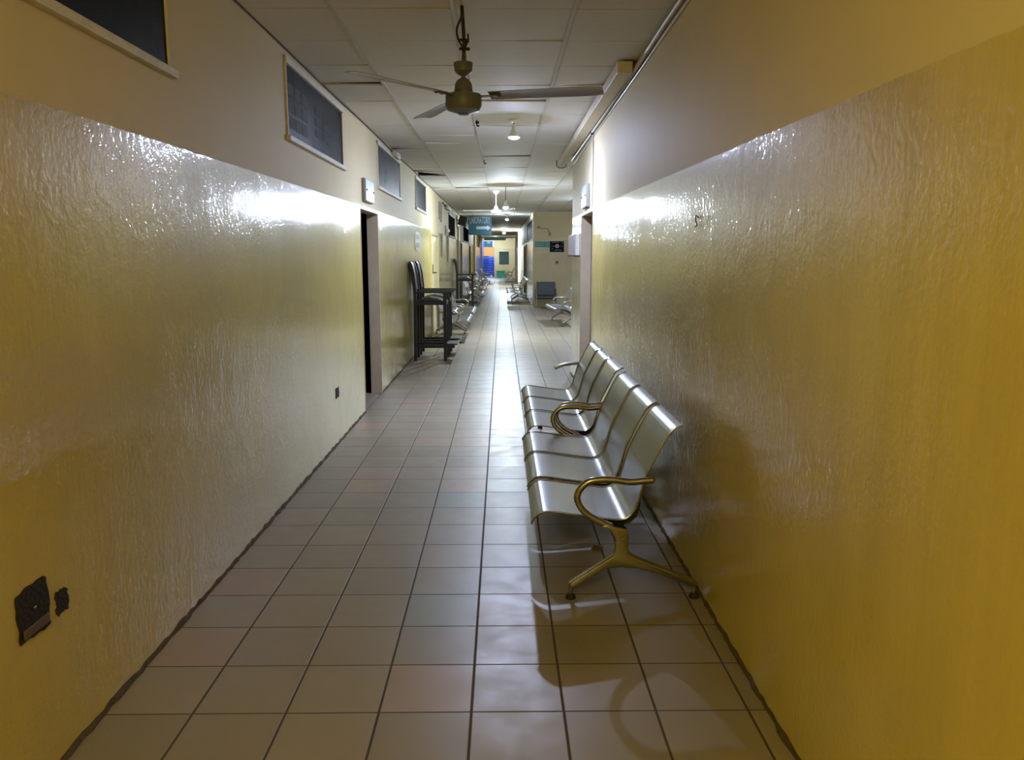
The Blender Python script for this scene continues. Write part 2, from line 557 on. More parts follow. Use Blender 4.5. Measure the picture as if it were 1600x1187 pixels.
# grime line along the foot of the walls
def grime(name, x, side, y0, y1, seed, step=0.045):
    rnd = random.Random(seed)
    bm = B()
    n = int((y1 - y0) / step)
    rows = []
    for i in range(n + 1):
        y = y0 + (y1 - y0) * i / n
        h = 0.009 + rnd.random() * 0.016
        d = 0.005 + rnd.random() * 0.010
        rows.append([bm.verts.new((x, y, 0.0005)), bm.verts.new((x + side * d, y, 0.0005)), bm.verts.new((x + side * d * 0.75, y, h * 0.45)),
                     bm.verts.new((x + side * 0.002, y, h)), bm.verts.new((x, y, h))])
    for a, b in zip(rows, rows[1:]):
        for k in range(5):
            bm.faces.new((a[k], a[(k + 1) % 5], b[(k + 1) % 5], b[k]))
    bm.faces.new(rows[0]); bm.faces.new(list(reversed(rows[-1])))
    bmesh.ops.recalc_face_normals(bm, faces=bm.faces)
    return struct(name, bm, 'grime')
grime('baseboard_left', XL, 1, 0.5, 7.70, 1)
grime('baseboard_left.001', XL, 1, 8.80, 15.2, 2)
grime('baseboard_right', XR, -1, 0.5, 7.97, 3)
grime('baseboard_right.001', XR, -1, 9.12, 10.3, 4)

# ---- ceiling: loose boards lying on battens, the void above them
LX = [-0.252 + 0.635 * k for k in range(-2, 7)]
Y0T = 13.93 * T
random.seed(11)
bm = B()
cols = [XL - 0.1] + [x for x in LX if XL < x < 3.75] + [3.8]
tilts = {(0, 13): (0.10, 0.004), (0, 2): (0.012, 0.02), (0, 8): (0.035, 0.0), (0, 12): (0.03, 0.0), (2, 3): (0.012, 0.008), (3, 2): (0.0, 0.02), (1, 17): (0.03, 0.02), (0, 17): (0.03, 0.0), (2, 9): (0.01, 0.015), (1, 7): (0.012, 0.0)}
nrow = int((YE + 5 - YB) / (2 * T)) + 2
k0 = math.floor((YB - Y0T) / (2 * T))
for ci in range(len(cols) - 1):
    for r in range(nrow):
        ya = Y0T + (k0 + r) * 2 * T
        yb = ya + 2 * T
        if ya > YE - 0.4:
            continue
        xa, xb = cols[ci] + 0.006, cols[ci + 1] - 0.006
        if cols[ci] > XR + 0.2 and not (9.3 < ya < 24.2):
            continue
        key = (ci, k0 + r)
        t0 = random.uniform(0, 0.006); t1 = random.uniform(0, 0.006)
        la, lb = tilts.get(key, (0, 0))
        z = ZC
        pts = [(xa, ya + 0.004, z + t0 * 0.6), (xb, ya + 0.004, z + t1 * 0.5), (xb, yb - 0.004, z + t1 + lb), (xa, yb - 0.004, z + t0 * 0.2 + la)]
        lo = [bm.verts.new(p) for p in pts]
        hi = [bm.verts.new((p[0], p[1], p[2] + 0.012)) for p in pts]
        bm.faces.new(list(reversed(lo))); bm.faces.new(hi)
        for q in range(4):
            bm.faces.new((lo[q], lo[(q + 1) % 4], hi[(q + 1) % 4], hi[q]))
bmesh.ops.recalc_face_normals(bm, faces=bm.faces)
struct('ceiling', bm, 'ceil')
bm = B()
for x in LX:
    if XL < x < 0.9:
        bx(bm, x - 0.011, x + 0.011, YB, YE, ZC - 0.006, ZC - 0.001)
    elif XR + 0.1 < x < 3.7:
        bx(bm, x - 0.011, x + 0.011, 10.3, 23.9, ZC - 0.006, ZC - 0.001)
struct('trim_1', bm, 'batten')
bm = B(); bx(bm, XL - WT, 3.85, YB - 0.2, YE + 0.15, ZC + 0.15, ZC + 0.25); bx(bm, XL - 0.3, 1.2, YE + 0.15, 61, 3.6, 3.7); bx(bm, XL - 0.3, 1.2, YE + 0.1, YE + 0.15, ZC + 0.1, 3.7)
struct('ceiling_slab', bm, 'plenum')
# wall-top batten on the left where boards meet the wall
bm = B(); tube(bm, [(XL + 0.006, y, ZC - 0.005 + 0.004 * math.sin(y * 1.7)) for y in [YB + 0.3 * i for i in range(int((YE - YB) / 0.3))]], 0.006, 6)
struct('trim_2', bm, 'grime')

# ---- high windows in the left wall
def window(idx, y0, y1, z0, z1, frame='sill', dark=False):
    n = 'window_%d' % idx
    f = 0.030 if not dark else 0.045
    bm = B()
    x0, x1 = XL - 0.05, XL + 0.012
    bx(bm, XL - 0.012, x1, y0, y0 + f * 0.6, z0, z1, bevel=0.003)
    bx(bm, XL - 0.012, XL + 0.003, y1 - 0.010, y1, z0, z1, bevel=0.002)
    bx(bm, x0, x1 + 0.004, y0, y1, z1 - f * 1.35, z1, bevel=0.003)
    bx(bm, x0, x1 + 0.016, y0 - 0.015, y1 + 0.015, z0 - 0.012, z0 + f * 0.75, bevel=0.005)
    o = struct(n, bm, frame)
    bm = B()
    ym = y0 + (y1 - y0) * 0.42
    bx(bm, XL - 0.05, XL - 0.02, ym - 0.10, ym + 0.10, z0 + 0.02, z1 - 0.03)
    bx(bm, XL - 0.05, XL - 0.02, y0 + 0.02, y1 - 0.02, z1 - 0.14, z1 - 0.03)
    bx(bm, XL - 0.05, XL - 0.02, y0 + 0.02, y1 - 0.02, z0 + 0.02, z0 + 0.08)
    obj('sash', bm, 'darkframe', o)
    bm = B()
    for a, b in ((y0 + 0.03, ym - 0.10), (ym + 0.10, y1 - 0.03)):
        for k in range(1, 4):
            y = a + (b - a) * k / 4
            bx(bm, XL - 0.105, XL - 0.095, y - 0.006, y + 0.006, z0 + 0.02, z1 - 0.03)
        for k in range(1, 4):
            z = z0 + (z1 - z0) * k / 4
            bx(bm, XL - 0.106, XL - 0.094, a, b, z - 0.006, z + 0.006)
    obj('burglar_bars', bm, 'bar', o)
    bm = B(); bx(bm, XL - 0.011, XL - 0.006, y0 + 0.018, y1 - 0.012, z0 + 0.02, z1 - 0.03)
    obj('pane', bm, 'darkpane' if dark else 'pane', o)
    if idx == 2:  # reflections in this window, put in as thin paler panels
        for a, b, nc, za, zb in ((y0 + 0.07, y0 + 0.60, 3, z0 + 0.07, z1 - 0.13), (y0 + 0.82, y0 + 1.32, 2, z0 + 0.12, z1 - 0.15)):
            bm = B()
            cw, rh = (b - a) / nc, (zb - za) / 3
            for i in range(nc):
                for k in range(3):
                    bx(bm, XL - 0.0058, XL - 0.004, a + i * cw + 0.012, a + (i + 1) * cw - 0.012, za + k * rh + 0.012, za + (k + 1) * rh - 0.012)
            obj('lighter_pane', bm, 'netpane' if nc == 3 else 'netpane_dim', o)
    bm = B()
    bx(bm, XL - 0.55, XL - 0.53, y0 - 0.2, y1 + 0.2, z0 - 0.2, z1 + 0.1)
    for a, b in ((y0 - 0.2, y0 - 0.18), (y1 + 0.18, y1 + 0.2)):
        bx(bm, XL - 0.53, XL - WT - 0.002, a, b, z0 - 0.2, z1 + 0.1)
    for a, b in ((z0 - 0.2, z0 - 0.18), (z1 + 0.08, z1 + 0.1)):
        bx(bm, XL - 0.53, XL - WT - 0.002, y0 - 0.18, y1 + 0.18, a, b)
    struct('wall_room_behind_' + n, bm, 'plenum')
for i, (a, b) in enumerate(WINS[:4]):
    window(i + 1, a, b, WZ0, WZ1)
for i, (a, b) in enumerate(WINS[4:]):
    window(i + 5, a, b, DARKWZ0, 2.62, 'darkframe', True)
# dark louvred window in the right wall beyond the alcove
bm = B()
XR2 = XR + 0.03
bx(bm, XR2 - 0.01, XR2 + 0.05, 24.2, 24.26, 2.0, 2.66); bx(bm, XR2 - 0.01, XR2 + 0.05, 29.14, 29.2, 2.0, 2.66)
bx(bm, XR2 - 0.01, XR2 + 0.05, 24.2, 29.2, 2.0, 2.05); bx(bm, XR2 - 0.01, XR2 + 0.05, 24.2, 29.2, 2.61, 2.66)
w7 = struct('window_7', bm, 'bar')
bm = B()
for k in range(9):
    z = 2.08 + k * 0.055
    bx(bm, XR2 + 0.01, XR2 + 0.05, 24.26, 29.14, z, z + 0.03)
obj('louvre', bm, 'darkframe', w7)
bm = B(); bx(bm, XR2 + 0.06, XR2 + 0.07, 24.2, 29.2, 2.0, 2.66)
obj('pane', bm, 'darkframe', w7)

# ---- doors
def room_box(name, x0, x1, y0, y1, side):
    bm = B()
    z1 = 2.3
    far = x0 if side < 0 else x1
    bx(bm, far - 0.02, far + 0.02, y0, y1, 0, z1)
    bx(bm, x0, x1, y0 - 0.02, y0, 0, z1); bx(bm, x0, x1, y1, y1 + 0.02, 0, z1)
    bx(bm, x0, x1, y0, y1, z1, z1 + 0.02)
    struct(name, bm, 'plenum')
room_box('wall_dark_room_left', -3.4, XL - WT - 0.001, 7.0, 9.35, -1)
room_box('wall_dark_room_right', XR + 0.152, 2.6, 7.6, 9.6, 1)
# left doorway: lining and an inward-swung leaf
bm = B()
bx(bm, XL - WT, XL + 0.004, 8.775, 8.80, 0, 2.005, bevel=0.002); bx(bm, XL - WT, XL + 0.004, 7.70, 7.715, 0, 2.005, bevel=0.002)
bx(bm, XL - WT, XL + 0.004, 7.715, 8.775, 1.975, 2.005, bevel=0.002)
d1 = struct('door_1', bm, 'jamb')
bm = B(); bx(bm, XL - WT - 0.9, XL - WT - 0.01, 7.74, 7.78, 0.01, 1.97, bevel=0.004)
obj('door_leaf', bm, 'black_leaf', d1)
bm = B()
bx(bm, XR - 0.004, XR + 0.15, 9.10, 9.12, 0, 1.995, bevel=0.002); bx(bm, XR - 0.004, XR + 0.15, 7.97, 7.985, 0, 1.995, bevel=0.002)
bx(bm, XR - 0.004, XR + 0.15, 7.985, 9.10, 1.97, 1.995, bevel=0.002)
d2 = struct('door_2', bm, 'jamb')
bm = B(); bx(bm, XR + 0.11, XR + 0.15, 7.99, 9.095, 0.01, 1.968, bevel=0.004)
obj('door_leaf', bm, 'brown', d2)
bm = B(); tube(bm, [(XR + 0.11, 8.12, 1.0), (XR + 0.06, 8.12, 1.0), (XR + 0.06, 8.24, 1.0)], 0.009, 8)
obj('door_handle', bm, 'chrome', d2, True)
# cream double door beyond the high chairs
bm = B()
bx(bm, XL - WT, XL + 0.015, 15.2, 15.28, 0, 2.005); bx(bm, XL - WT, XL + 0.015, 16.87, 16.95, 0, 2.005); bx(bm, XL - WT, XL + 0.015, 15.28, 16.87, 1.93, 2.005)
d3 = struct('door_3', bm, 'doorcream')
for a, b in ((15.285, 16.07), (16.08, 16.865)):
    bm = B(); bx(bm, XL - 0.045, XL - 0.005, a, b, 0.01, 1.925, bevel=0.004)
    lf = obj('door_leaf', bm, 'doorcream', d3)
    if a < 16:
        bm = B(); bx(bm, XL - 0.006, XL + 0.006, 15.62, 15.70, 1.18, 1.36, bevel=0.002)
        tube(bm, [(XL, 15.66, 1.2), (XL + 0.06, 15.66, 1.2), (XL + 0.06, 15.80, 1.2)], 0.011, 8)
        obj('door_handle', bm, 'beam', lf)
def plain_door(name, y0, y1, x, side, mat, ztop=2.0):
    bm = B()
    bx(bm, min(x, x - side * 0.1), max(x, x - side * 0.1), y0, y0 + 0.07, 0, ztop)
    bx(bm, min(x, x - side * 0.1), max(x, x - side * 0.1), y1 - 0.07, y1, 0, ztop)
    bx(bm, min(x, x - side * 0.1), max(x, x - side * 0.1), y0 + 0.07, y1 - 0.07, ztop - 0.07, ztop)
    d = struct(name, bm, mat)
    bm = B(); bx(bm, x - side * 0.09 - 0.02, x - side * 0.09 + 0.02, y0 + 0.07, y1 - 0.07, 0.01, ztop - 0.07)
    obj('door_leaf', bm, 'black_leaf' if mat != 'brown' else 'brown', d)
    return d
plain_door('door_4', 25.9, 27.0, XL + 0.02, 1, 'brown')
plain_door('door_5', 33.2, 34.4, XL + 0.02, 1, 'brown')
plain_door('door_6', 30.0, 33.4, XR2 - 0.02, -1, 'brown', 1.95)

# ---- white portals at the far end
def portal(name, y, x0, x1, ztop, th, lz):
    bm = B()
    bx(bm, x0, x0 + th, y, y + 0.25, 0, ztop); bx(bm, x1 - th, x1, y, y + 0.25, 0, ztop)
    bx(bm, x0 + th, x1 - th, y, y + 0.25, ztop - lz, ztop)
    return struct(name, bm, 'white')
bm = B(); bx(bm, XL, XL + 0.10, 38.0, 38.35, 0, ZC - 0.01); struct('trim_3', bm, 'doorcream')
bm = B(); bx(bm, XR2 - 0.10, XR2, 41.0, 41.35, 0, ZC - 0.01); bx(bm, 0.0, XR2 - 0.10, 41.0, 41.35, ZC - 0.05, ZC - 0.01); struct('trim_4', bm, 'white')
portal('trim_5', 52.0, XL, XR2, 2.76, 0.07, 0.12)

# ---- stairwell beyond the end wall
bm = B()
bx(bm, XL - 0.2, XL, YE + 0.15, 61, 0, 3.6); bx(bm, -0.53, -0.43, YE + 0.15, 60.5, 0, 3.6)
struct('wall_stairwell', bm, 'blue')
bm = B(); bx(bm, XL - 0.2, -0.43, 60.5, 60.65, 0, 3.6)
struct('wall_stairwell_end', bm, 'white')
bm = B(); bx(bm, XL, -0.531, 60.44, 60.5, 1.45, 2.15)
struct('wall_stair_landing', bm, 'orange')
st = bpy.data.objects.new('stairs', None); COL.objects.link(st); st['kind'] = 'structure'
for k in range(9):
    z = 0.165 * k
    bm = B(); bx(bm, XL + 0.001, -0.532, YE + 1.0 + 0.28 * k, 60.43, z, z + 0.125)
    obj('riser', bm, 'blue', st)
    bm = B(); bx(bm, XL + 0.001, -0.95, YE + 0.98 + 0.28 * k, YE + 1.28 + 0.28 * k, z + 0.125, z + 0.165)
    obj('tread', bm, 'tread', st)

# ============================================================ lamps
def bulb(i, x, y, z, strength, col, label, r):
    zc = 3.6 if y > 56 else ZC
    t = thing('pendant_bulb', label, 'light bulb', (x, y, zc), 0, 'bare LED bulbs along the corridor ceiling')
    bm = B(); lathe(bm, [(0.0, 0.0), (0.055, 0.0), (0.055, -0.012), (0.03, -0.022), (0.0, -0.022)], (0, 0, 0), 20)
    local('ceiling_rose', bm, 'bulbcap', t, True)
    top = z - zc + r + 0.075
    if top < -0.03:
        bm = B(); tube(bm, [(0, 0, -0.02), (0, 0, top)], 0.006, 8)
        local('stem', bm, 'rust', t)
    bm = B()
    lathe(bm, [(0.0, min(-0.015, z - zc + r * 1.0 + 0.075)), (0.018, min(-0.015, z - zc + r + 0.07)), (0.02, z - zc + r * 1.0 + 0.03), (r * 1.06, z - zc + 0.002), (0, z - zc + 0.002)], (0, 0, 0), 20)
    local('bulb_base', bm, 'bulbcap', t, True)
    bm = B()
    amax = math.radians(32 if y == 7.80 else 66)
    prof = [(r * math.sin(a) / math.sin(amax), -(math.cos(a) - math.cos(amax)) * r / math.sin(amax)) for a in [amax * (6 - k) / 6 for k in range(7)]]
    lathe(bm, prof[:-1] + [(0, prof[-1][1])], (0, 0, z - zc), 16)
    local('bulb_dome', bm, emitter('lit_bulb', col, strength), t, True)
for i, b in enumerate(BULBS):
    bulb(i, *b)

# ============================================================ ceiling fans
FZ = 2.325
fan = thing('ceiling_fan', 'aged cream three-blade ceiling fan hanging nearest the camera from a dark rod and wires', 'ceiling fan', (-0.20, 4.346, 0), 0, 'ceiling fans')
bm = B(); tube(bm, [(-0.005, 0, ZC + 0.005), (0, 0, ZC - 0.08), (0.005, 0, 2.65), (0, 0, 2.50)], 0.010, 10, 4)
local('down_rod', bm, 'rust', fan, True)
bm = B()
tube(bm, [(-0.004, -0.012, ZC), (-0.006, -0.014, 2.76), (-0.030, -0.012, 2.70), (-0.026, -0.012, 2.65), (-0.006, -0.014, 2.61), (0.004, -0.012, 2.58)], 0.0055, 6, 5)
tube(bm, [(0.004, -0.012, 2.75), (0.0, -0.016, 2.66), (0.026, -0.012, 2.63), (0.026, -0.012, 2.672)], 0.005, 6, 5)
tube(bm, [(0.026, -0.012, 2.64), (0.012, -0.015, 2.60), (0.030, -0.012, 2.592)], 0.005, 6, 5)
tube(bm, [(-0.02, -0.012, 2.642), (0.03, -0.014, 2.640)], 0.007, 6)
tube(bm, [(-0.02, -0.012, 2.598), (0.036, -0.014, 2.597)], 0.007, 6)
local('hook_wiring', bm, 'wire', fan)
bm = B(); tube(bm, [(0.012, 0, 2.59), (0.020, -0.005, 2.52), (0.034, -0.01, 2.42), (0.04, -0.01, 2.37)], 0.003, 6, 4)
local('feed_wire', bm, 'conduit', fan)
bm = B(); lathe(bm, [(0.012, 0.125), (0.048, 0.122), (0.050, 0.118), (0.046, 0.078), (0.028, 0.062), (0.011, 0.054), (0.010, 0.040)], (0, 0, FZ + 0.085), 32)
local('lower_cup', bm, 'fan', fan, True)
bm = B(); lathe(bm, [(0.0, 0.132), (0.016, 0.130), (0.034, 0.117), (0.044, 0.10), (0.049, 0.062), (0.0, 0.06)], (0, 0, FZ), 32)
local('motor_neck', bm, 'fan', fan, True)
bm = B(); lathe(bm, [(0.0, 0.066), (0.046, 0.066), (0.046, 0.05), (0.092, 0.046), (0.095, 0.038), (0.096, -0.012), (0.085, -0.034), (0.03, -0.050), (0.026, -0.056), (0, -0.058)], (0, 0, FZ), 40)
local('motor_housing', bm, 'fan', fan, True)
def blade_bm(r0, r1, w0, w1, pitch, drop=0.0):
    bm = B()
    n = 10
    lo, hi = [], []
    for i in range(n + 1):
        t = i / n
        r = r0 + (r1 - r0) * t
        hw = (w0 + (w1 - w0) * min(1, t * 1.2)) / 2
        tp = pitch * (1 - 0.35 * t)
        row = []
        for s in (-1, -0.33, 0.33, 1):
            camb = 0.006 * (1 - s * s)
            yy = s * hw * (0.82 if i == n else 1)
            row.append((r, yy * math.cos(tp), camb + yy * math.sin(tp) + drop * t))
        lo.append([bm.verts.new(p) for p in row])
        hi.append([bm.verts.new((p[0], p[1], p[2] + 0.003)) for p in row])
    for i in range(n):
        for k in range(3):
            bm.faces.new((lo[i][k], lo[i][k + 1], lo[i + 1][k + 1], lo[i + 1][k]))
            bm.faces.new((hi[i][k], hi[i + 1][k], hi[i + 1][k + 1], hi[i][k + 1]))
        bm.faces.new((lo[i][0], lo[i + 1][0], hi[i + 1][0], hi[i][0]))
        bm.faces.new((lo[i][3], hi[i][3], hi[i + 1][3], lo[i + 1][3]))
    for row_l, row_h, fl in ((lo[0], hi[0], 1), (lo[-1], hi[-1], 0)):
        for k in range(3):
            bm.faces.new((row_l[k], row_h[k], row_h[k + 1], row_l[k + 1]))
    bmesh.ops.recalc_face_normals(bm, faces=bm.faces)
    return bm
def arm_bm():
    bm = B()
    bx(bm, 0.085, 0.20, -0.02, 0.02, -0.004, 0.001, bevel=0.002)
    for xx, yy in ((0.15, -0.012), (0.15, 0.012), (0.19, -0.012), (0.19, 0.012)):
        lathe(bm, [(0.0, -0.009), (0.006, -0.008), (0.006, -0.003), (0.0, -0.003)], (xx, yy, 0), 8)
    return bm
for a in (347, 229, 113):
    bl = local('blade', blade_bm(0.14, 0.735, 0.10, 0.135, -0.2), 'blade', fan, True)
    bl.location = (0, 0, FZ + 0.035)
    bl.rotation_euler = (0, 0, math.radians(a))
    ar = local('blade_bracket', arm_bm(), 'fan', bl)
bm = B(); bx(bm, 0.085, 0.10, -0.11, -0.095, FZ + 0.03, FZ + 0.06)
bm.free()

fan2 = thing('ceiling_fan', 'white three-blade ceiling fan farther down the corridor behind the bright bulb', 'ceiling fan', (-0.113, 16.156, 0), 0, 'ceiling fans')
F2 = 2.40
bm = B(); lathe(bm, [(0, 0), (0.075, 0), (0.07, -0.03), (0.03, -0.075), (0, -0.075)], (0, 0, ZC), 20); local('canopy', bm, 'fanwhite', fan2, True)
bm = B(); tube(bm, [(0, 0, ZC - 0.06), (0, 0, F2 + 0.08)], 0.013, 10); local('down_rod', bm, 'fanwhite', fan2, True)
bm = B(); lathe(bm, [(0, 0.12), (0.03, 0.12), (0.05, 0.06), (0.11, 0.03), (0.115, 0.0), (0.10, -0.035), (0, -0.045)], (0, 0, F2), 28); local('motor_housing', bm, 'fanwhite', fan2, True)
for a in (175, 55, 295 + 5):
    bl = local('blade', blade_bm(0.10, 0.66, 0.09, 0.12, 0.16), 'fanwhite', fan2, True)
    bl.location = (0, 0, F2 + 0.02); bl.rotation_euler = (0, 0, math.radians(a))

# ============================================================ steel waiting benches
PROF = [(-0.458, 0.340), (-0.452, 0.356), (-0.436, 0.376), (-0.414, 0.391), (-0.392, 0.395), (-0.34, 0.391), (-0.25, 0.378), (-0.16, 0.366), (-0.09, 0.357),
        (-0.054, 0.356), (-0.026, 0.366), (-0.002, 0.389), (0.018, 0.428), (0.036, 0.495), (0.058, 0.568), (0.087, 0.628), (0.116, 0.687), (0.146, 0.742),
        (0.157, 0.760), (0.174, 0.774), (0.192, 0.783), (0.212, 0.788)]
SEATS = [(0.03, 0.555), (0.600, 1.125), (1.150, 1.675)]
BLEN = 1.70
def sheet(bm, prof, y0, y1, th=0.0022):
    pts = catmull([(x, 0, z) for x, z in prof], 3)
    uvl = bm.loops.layers.uv.new('UVMap')
    s = [0.0]
    for a, b in zip(pts, pts[1:]):
        s.append(s[-1] + (b - a).length)
    nor = []
    for i in range(len(pts)):
        d = (pts[min(i + 1, len(pts) - 1)] - pts[max(i - 1, 0)]).normalized()
        nor.append(Vector((d.z, 0, -d.x)))
    ny = 4
    ys = [y0 + (y1 - y0) * k / ny for k in range(ny + 1)]
    top = [[bm.verts.new((p.x, y, p.z)) for y in ys] for p in pts]
    bot = [[bm.verts.new((p.x + n.x * th, y, p.z + n.z * th)) for y in ys] for p, n in zip(pts, nor)]
    for i in range(len(pts) - 1):
        for k in range(ny):
            for g, fl in ((top, 0), (bot, 1)):
                vs = [g[i][k], g[i + 1][k], g[i + 1][k + 1], g[i][k + 1]]
                uv = [(ys[k], s[i]), (ys[k], s[i + 1]), (ys[k + 1], s[i + 1]), (ys[k + 1], s[i])]
                if fl:
                    vs.reverse(); uv.reverse()
                f = bm.faces.new(vs)
                for lp, c in zip(f.loops, uv):
                    lp[uvl].uv = c
HUB = [(-0.125, 0.353), (-0.084, 0.338), (-0.035, 0.330), (-0.023, 0.305), (-0.026, 0.240), (-0.014, 0.213), (0.010, 0.196), (0.279, 0.086), (0.290, 0.075), (0.287, 0.058), (0.265, 0.058), (0.124, 0.114),
       (0.019, 0.145), (-0.058, 0.150), (-0.121, 0.144), (-0.268, 0.055), (-0.285, 0.056), (-0.290, 0.074), (-0.276, 0.085), (-0.098, 0.202), (-0.084, 0.231), (-0.085, 0.282), (-0.111, 0.326), (-0.150, 0.343)]
ARM = [(0.074, 0.550), (0.045, 0.549), (-0.024, 0.543), (-0.091, 0.552), (-0.162, 0.553), (-0.208, 0.543), (-0.243, 0.513), (-0.257, 0.476), (-0.246, 0.434), (-0.209, 0.392), (-0.148, 0.356), (-0.100, 0.336)]
def make_bench(label, group):
    t = thing('waiting_bench', label, 'bench', (0, 0, 0), 0, group)
    for a, b in SEATS:
        bm = B(); sheet(bm, PROF, a + 0.006, b - 0.006)
        s = local('seat_shell', bm, 'steel', t, True)
        for y in (a + 0.006, b - 0.006):
            bm = B(); tube(bm, [(x, y, z) for x, z in catmull2(PROF)], 0.005, 8)
            local('edge_trim', bm, 'chrome', s, True)
        # dark bracket carrying the shell on the beam
        bm = B(); prism_y(bm, [(-0.16, 0.360), (-0.10, 0.350), (-0.05, 0.349), (-0.02, 0.36), (0.012, 0.40), (0.035, 0.46), (0.04, 0.42), (0.025, 0.36), (-0.005, 0.33), (-0.05, 0.32), (-0.13, 0.335)], (a + b) / 2 - 0.22, (a + b) / 2 + 0.22)
        local('seat_bracket', bm, 'beam', s)
    bm = B(); bx(bm, -0.085, -0.030, 0.022, BLEN - 0.022, 0.255, 0.315, bevel=0.004)
    local('beam', bm, 'beam', t)
    for y in (0.0, BLEN):
        sgn = 1 if y == 0 else -1
        bm = B(); prism_y(bm, HUB, y - 0.019, y + 0.019, 0.007)
        lg = local('leg', bm, 'cast', t, True)
        for x in (-0.281, 0.279):
            bm = B(); lathe(bm, [(0.0, 0.075), (0.0095, 0.075), (0.0095, 0.018), (0.0, 0.018)], (x, y, 0), 12)
            local('foot_post', bm, 'chrome', lg, True)
            bm = B(); lathe(bm, [(0.0, 0.024), (0.014, 0.022), (0.023, 0.010), (0.023, 0.0), (0.0, 0.0)], (x, y, 0), 16)
            local('foot', bm, 'rubber', lg, True)
        bm = B(); lathe(bm, [(0.0, 0.0), (0.009, 0.0), (0.011, 0.004), (0.0, 0.006)], (0, 0, 0), 14)
        bolt = local('bolt', bm, 'chrome', lg, True)
        bolt.rotation_euler = (PI / 2 * sgn, 0, 0); bolt.location = (-0.055, y - sgn * 0.019, 0.283)
        bm = B(); tube(bm, [(x, y, z) for x, z in ARM], 0.0155, 14, 5)
        bmesh.ops.create_uvsphere(bm, u_segments=14, v_segments=8, radius=0.0155, matrix=Matrix.Translation((ARM[0][0], y, ARM[0][1])))
        local('armrest', bm, 'cast', t, True)
    return t
def catmull2(pr):
    return [(p.x, p.z) for p in catmull([(x, 0, z) for x, z in pr], 3)]
G1 = 'steel waiting benches along the walls'
bench = make_bench('perforated steel three-seat bench nearest the camera, against the right wall', G1)
bench.location = (0.59, 3.375, 0)
def put_bench(x, y, rz, label, sy=1.0, sz=1.0):
    c = copy_tree(bench)
    c.location = (x, y, 0); c.rotation_euler = (0, 0, rz); c.scale = (1, sy, sz)
    c['label'] = label
    return c
b2 = put_bench(0.612, 5.195, 0, 'second steel three-seat bench in line behind the nearest one, by the right doorway', 1.0)
b2.scale = (0.965, 1.02, 1.0)
arms = [c for c in b2.children if c.name.startswith('armrest')]
far_arm = max(arms, key=lambda c: max(v.co.y for v in c.data.vertices))
bm = B(); tube(bm, [(0.10, BLEN, 0.592), (0.02, BLEN, 0.588), (-0.075, BLEN, 0.574), (-0.150, BLEN, 0.545)], 0.0155, 14, 5)
me = bpy.data.meshes.new('armrest'); bm.to_mesh(me); bm.free(); me.materials.append(M['cast'])
for p in me.polygons:
    p.use_smooth = True
far_arm.data = me
far_arm['label'] = 'armrest with its lower loop missing'
put_bench(1.60, 17.2, math.radians(4), 'steel bench in the right alcove, partly hidden by the wall corner')
LBX = -1.02
put_bench(LBX, 13.95 + BLEN, PI, 'steel bench on the left just beyond the black high chairs')
put_bench(LBX, 16.2 + BLEN, PI, 'steel bench on the left between the first bench and the third high chair')
put_bench(LBX, 24.3 + BLEN, PI, 'first steel bench on the left past the lone black high chair')
put_bench(LBX, 27.4 + BLEN, PI, 'second steel bench on the left past the lone black high chair')
put_bench(LBX, 30.6 + BLEN, PI, 'third steel bench on the left past the lone black high chair')
put_bench(LBX, 36.0 + BLEN, PI, 'steel bench on the left near the cream pilaster')
put_bench(LBX + 0.05, 44.0 + BLEN, PI, 'farthest steel bench on the left, towards the stairs')
put_bench(0.62, 24.9, 0, 'steel bench on the right just past the alcove corner')
put_bench(0.62, 27.2, 0, 'steel bench on the right in front of the brown double door side')
put_bench(0.58, 47.0, 0, 'far steel bench on the right beside the teal crate')

# grey padded chair against the facing wall of the alcove
ch = thing('padded_chair', 'grey-backed metal chair against the facing wall of the alcove', 'chair', (1.31, 23.45, 0))
bm = B(); bx(bm, -0.28, 0.28, 0.16, 0.22, 0.36, 0.76, Matrix.Rotation(math.radians(-8), 3, 'X'), 0.02); local('backrest', bm, 'greypad', ch, True)
bm = B(); bx(bm, -0.28, 0.28, -0.26, 0.20, 0.27, 0.345, None, 0.018); local('seat', bm, 'vinyl', ch, True)
for s in (-1, 1):
    bm = B(); tube(bm, [(s * 0.30, -0.26, 0), (s * 0.30, -0.26, 0.56), (s * 0.30, 0.22, 0.56), (s * 0.30, 0.24, 0)], 0.014, 8); local('side_frame', bm, 'chrome', ch, True)
bm = B(); tube(bm, [(-0.30, 0.21, 0.32), (0.30, 0.21, 0.32)], 0.012, 8); tube(bm, [(-0.30, -0.22, 0.275), (0.30, -0.22, 0.275)], 0.012, 8); local('cross_rail', bm, 'beam', ch)

